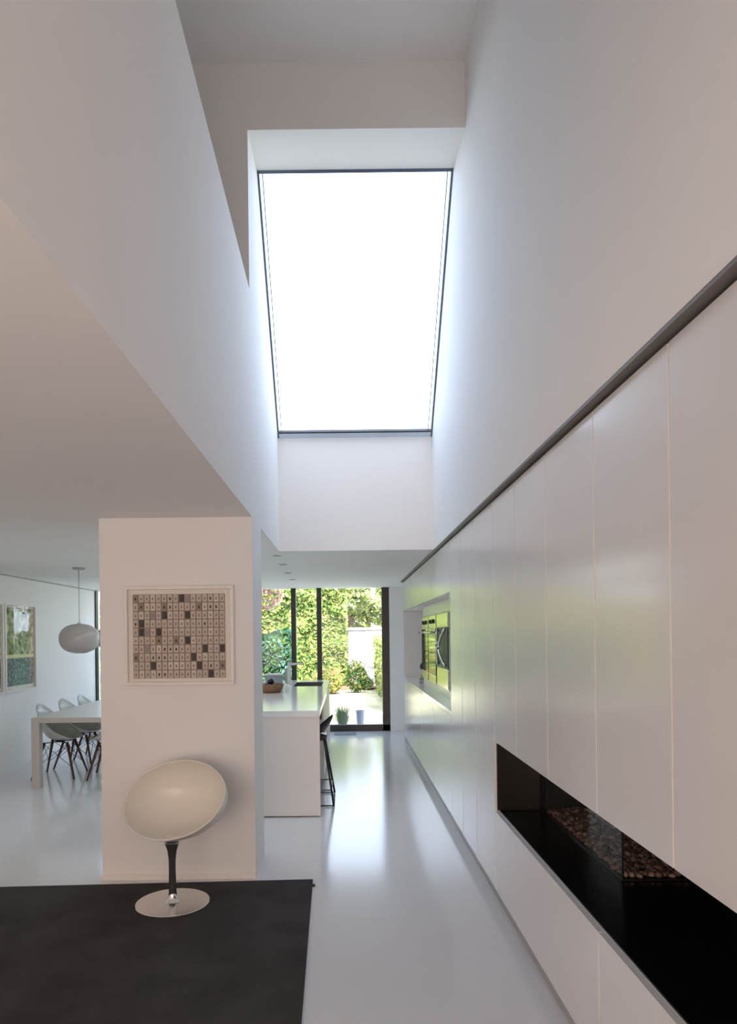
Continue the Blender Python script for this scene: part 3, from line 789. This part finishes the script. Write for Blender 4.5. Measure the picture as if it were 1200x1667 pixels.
# rounded rim
n = len(R0[0]); mid = [b.bm.verts.new((R0[-1][k] + R1[-1][k]) / 2 + (R0[-1][k] - R0[-2][k]).normalized() * .006) for k in range(n)]
for k in range(n):
    k2 = (k + 1) % n
    b._f([V0[-1][k], mid[k], mid[k2], V0[-1][k2]]); b._f([mid[k], V1[-1][k], V1[-1][k2], mid[k2]])
sh = b.build('egg_shell_seat', M['shell'], r, True)
r.rotation_euler = (0, 0, radians(-19))
tag(r, 'cream egg-shaped swivel chair on a chrome pedestal standing on the rug', 'chair')

# ================================================================ KITCHEN DETAILS
for k, (x, y) in enumerate([(-.655, 6.62), (-.67, 7.45), (-.70, 8.45), (-.72, 9.45)]):
    if k == 0:
        sp = empty('recessed_spotlight')
        b = MB(); b.lathe([(.030, -.001), (.045, -.001), (.045, -.005), (.030, -.005), (.030, -.001)], n=28); b.build('trim_ring', M['plinth'], sp, True, 40)
        b = MB(); b.lathe([(0, -.002), (.029, -.002), (.029, -.004), (0, -.004)], n=28); b.build('lamp_face', M['sink'], sp, True, 40)
        o = sp
    else: o = copy_tree(sp)
    o.location = (x, y, CEIL)
    tag(o, ['small recessed ceiling spotlight nearest the header beam', 'small recessed ceiling spotlight, second from the header beam', 'small recessed ceiling spotlight, third from the header beam', 'small recessed ceiling spotlight closest to the garden glass'][k], 'spotlight', 'recessed kitchen spotlights')
b = MB(); b.box(-.19, .16, 10.78, 11.08, 0, .008, .003, 1); tag(b.build('door_mat', M['mat_grey']), 'thin grey mat on the floor in front of the garden door', 'mat')

# ================================================================ GARDEN
b = MB(); b.box(-16, 14, YF + .2, 12.6, -.30, -.03); struct(b.build('terrace', M['terrace']))
b = MB(); b.box(-30, 30, 12.6, 60, -.35, -.08); tag(b.build('lawn', M['lawn']), 'sunlit yellow-green lawn beyond the terrace', 'lawn', kind='stuff')

def leaves(name, sampler, n, size, mats, weights, seed, parent=None, normal_bias=None):
    rnd = random.Random(seed); vs = []; fs = []; mi = []
    for i in range(n):
        p = sampler(rnd)
        if p is None: continue
        nv = Vector((rnd.gauss(0, 1), rnd.gauss(0, 1), rnd.gauss(0, 1)))
        if normal_bias: nv += Vector(normal_bias) * 1.4
        nv.normalize(); t = nv.orthogonal().normalized(); t.rotate(Matrix.Rotation(rnd.uniform(0, 6.28), 3, nv)); bt = nv.cross(t)
        s_ = size * rnd.uniform(.6, 1.35); k = len(vs); p = Vector(p)
        vs += [p - t * s_, p - bt * s_ * .45 + nv * s_ * .1, p + t * s_, p + bt * s_ * .45 + nv * s_ * .1]
        fs.append((k, k + 1, k + 2, k + 3)); mi.append(rnd.choices(range(len(mats)), weights)[0])
    me = bpy.data.meshes.new(name); me.from_pydata([tuple(v) for v in vs], [], fs); me.polygons.foreach_set('material_index', mi)
    for m in mats: me.materials.append(m)
    o = bpy.data.objects.new(name, me); C.objects.link(o)
    if parent: o.parent = parent
    return o
def box_sampler(x0, x1, y0, y1, z0, z1, bumps=.25, fr=.6):
    def f_(r):
        # points near the front/top surfaces
        x = r.uniform(x0, x1); z = r.uniform(z0, z1)
        q = r.random()
        if q < .72: y = y0 + abs(r.gauss(0, .12)) + bumps * noise.noise((x * fr * 2, z * fr * 2, 3))
        elif q < .86: z = z1 - abs(r.gauss(0, .1)) + bumps * noise.noise((x, r.random(), 9)); y = r.uniform(y0, y1)
        else:
            y = r.uniform(y0, y1); x = x0 + abs(r.gauss(0, .08)) if r.random() < .5 else x1 - abs(r.gauss(0, .08))
        return (x, y, z)
    return f_
def hedge(name, x0, x1, y0, y1, z0, z1, n, size, mats, weights, seed, label, cat='hedge', bumps=.25):
    r = empty(name, ((x0 + x1) / 2, (y0 + y1) / 2, z0)); o_ = r.location
    b = MB(); b.box(x0 + .25 - o_.x, x1 - .25 - o_.x, y0 + .5 - o_.y, y1 - .2 - o_.y, 0, z1 - z0 - .25); b.build('inner_branches', L['dark'], r)
    s_ = box_sampler(x0 - o_.x, x1 - o_.x, y0 - o_.y, y1 - o_.y, .06, z1 - z0, bumps)
    leaves('foliage', s_, n, size, mats, weights, seed, r, (0, -.7, .4))
    tag(r, label, cat); return r
hedge('hedge', -6.0, .02, 21.8, 22.9, -.079, 3.2, 26000, .095, [L['lime'], L['mid'], L['yellow'], L['dark']], [5, 3, 2.4, 1.3], 1, 'tall sunlit leafy hedge filling the middle of the garden window', 'hedge', .25)
hedge('hedge', .88, 1.75, 14.6, 21.5, -.079, 1.45, 16000, .06, [L['yellow'], L['lime'], L['mid']], [4, 3, 1], 2, 'clipped yellow-green hedge along the right side of the lawn')
hedge('hedge', -9.0, -4.2, 18.6, 19.6, -.079, 2.55, 16000, .08, [L['yellow'], L['pale'], L['lime']], [4, 3, 2], 5, 'pale yellow-green hedge added outside the dining window to block the low sky')  # added to screen the low sky and green the cupboard reflections
hedge('hedge', -4.5, -1.12, 14.5, 15.6, -.079, 1.55, 12000, .07, [L['blue'], L['dark'], L['mid']], [4, 3, 1.5], 4, 'low blue-green hedge at the left behind the kitchen island')

def tree(name, x, y, z0, zc, rad, n, size, mats, weights, seed, label, squash=.8):
    r = empty(name, (x, y, z0))
    b = MB(); b.tube([(0, 0, 0), (.05, .02, (zc - z0) * .5), (0, 0, zc - z0)], .14, 10, r2=.06)
    for k in range(6):
        a = k * 1.05; b.tube([(0, 0, (zc - z0) * .7), (cos(a) * rad * .6, sin(a) * rad * .6, zc - z0 + .3 * rad)], .05, 6, r2=.015)
    b.build('trunk', M['bark'], r, True)
    cl = random.Random(seed); cs = []
    for k in range(26):
        v = Vector((cl.gauss(0, 1), cl.gauss(0, 1), cl.gauss(0, 1))).normalized() * rad * cl.uniform(.3, .85)
        cs.append((v.x, v.y, v.z * squash, rad * cl.uniform(.25, .42)))
    def f_(q):
        c = q.choice(cs); v = Vector((q.gauss(0, 1), q.gauss(0, 1), q.gauss(0, 1))).normalized() * c[3] * q.uniform(.7, 1.05)
        return (c[0] + v.x, c[1] + v.y, zc - z0 + c[2] + v.z)
    leaves('foliage', f_, n, size, mats, weights, seed, r, (0, -.5, .5))
    tag(r, label, 'tree'); return r
tree('tree', -1.92, 13.7, -.08, 2.95, .95, 9000, .05, [L['plum'], L['rust'], L['pale']], [6, 2, .8], 11, 'purple-leaved tree at the top left of the garden window')
tree('tree', -3.1, 18.4, -.08, 2.7, 1.1, 9000, .06, [L['pale'], L['rust'], L['lime']], [4, 1.2, 2], 12, 'pale green and rust tree left of the dark window post')
tree('tree', .1, 27.0, -.08, 2.95, 1.35, 24000, .10, [L['pale'], L['yellow'], L['lime']], [5, 2, 3], 13, 'pale green tree rising above the left half of the white garden building')
tree('tree', 2.35, 27.4, -.08, 2.95, 1.5, 26000, .10, [L['pale'], L['lime']], [4, 3], 15, 'green tree rising above the right half of the white garden building')

# white garden building
hb = empty('garden_building', (.95, 23.2, -.08))
b = MB(); b.box(-.85, 1.9, -.9, .9, 0, 1.83); b.build('walls', M['housewhite'], hb)
b = MB(); b.box(-.93, 1.98, -.98, .98, 1.831, 1.90); b.build('roof', M['housewhite'], hb)
b = MB(); b.box(-.28, -.20, -.935, -.901, .1, 1.80); b.build('downpipe', M['roofgrey'], hb)
b = MB(); b.box(-.14, .20, -.92, -.901, .58, 1.15); wn = b.build('window', M['roofgrey'], hb)
tag(hb, 'low white rendered garden building at the end of the lawn', 'building')
# flower bed with low rusty plants and a darker rose bush
b = MB(); pr = []
for k in range(40):
    a = 2 * pi * k / 40; pr.append((.2 + (1.15 + .08 * sin(5 * a)) * cos(a), 21.2 + .55 * sin(a)))
b.prism(pr, -.08, -.03, 'Z'); tag(b.build('flower_bed', M['soil']), 'red-brown flower bed between the lawn and white building', 'flower bed')
def bush(name, x, y, z0, rx, rz, n, size, mats, weights, seed, label, cat='shrub'):
    r = empty(name, (x, y, z0))
    b = MB()
    for k in range(7):
        a = k * .9; b.tube([(0, 0, 0), (cos(a) * rx * .5, sin(a) * rx * .5, rz * .9)], .012, 5, r2=.004)
    b.build('stems', M['bark'], r, True)
    def f_(q):
        v = Vector((q.gauss(0, 1), q.gauss(0, 1), q.gauss(0, 1))).normalized() * q.uniform(.6, 1)
        return (v.x * rx, v.y * rx, rz * (1 + v.z) / 2 * (.9 + .2 * noise.noise(v * 3)))
    leaves('foliage', f_, n, size, mats, weights, seed, r); tag(r, label, cat); return r
bush('shrub', .30, 19.6, -.06, .32, 1.0, 1400, .05, [L['dark'], L['mid'], L['rust']], [3, 2, 1], 21, 'dark green rose bush in front of the white building')
bush('shrub', -.50, 19.3, -.06, .45, .75, 1800, .05, [L['rust'], L['lime'], L['mid']], [2, 3, 1], 22, 'rust and green shrub left of the rose bush')
bush('shrub', .62, 20.6, -.06, .22, .42, 900, .045, [L['pale'], L['mid']], [2, 2], 23, 'small pale shrub at the right end of the flower bed')
# potted ornamental grass by the door
def grass_clump(x, y, z0, label):
    r = empty('ornamental_grass', (x, y, z0)); q = random.Random(31); b = MB()
    for k in range(170):
        a = q.uniform(0, 6.28); l = q.uniform(.25, .46); o_ = q.uniform(.0, .07); lean = q.uniform(.05, .22)
        p0 = Vector((cos(a) * o_, sin(a) * o_, 0)); p1 = p0 + Vector((cos(a) * lean * .4, sin(a) * lean * .4, l * .65)); p2 = p0 + Vector((cos(a) * lean, sin(a) * lean, l))
        s_ = Vector((-sin(a), cos(a), 0)) * .005
        V = [b.bm.verts.new(v) for v in (p0 - s_, p0 + s_, p1 + s_, p1 - s_)]; t_ = b.bm.verts.new(p2)
        b.m = q.choice((0, 1)); b._f(V); b._f([V[3], V[2], t_])
    b.build('blades', [L['mid'], L['blue']], r)
    tag(r, label, 'plant'); return r
grass_clump(-.07, 11.95, -.03, 'green ornamental grass clump just outside the garden door')
r = empty('planter', (.25, 12.05, -.03))
b = MB(); b.lathe([(0, 0), (.055, 0), (.075, .26), (.082, .26), (.082, .28), (.066, .28), (.064, .24), (0, .24)], n=28); b.build('pot', M['pot'], r, True, 40)
b = MB(); b.lathe([(0, .25), (.062, .25), (0, .255)], n=20); b.build('soil', M['soil'], r, True)
tag(r, 'small blue-grey planter outside the door beside the grass clump', 'planter')
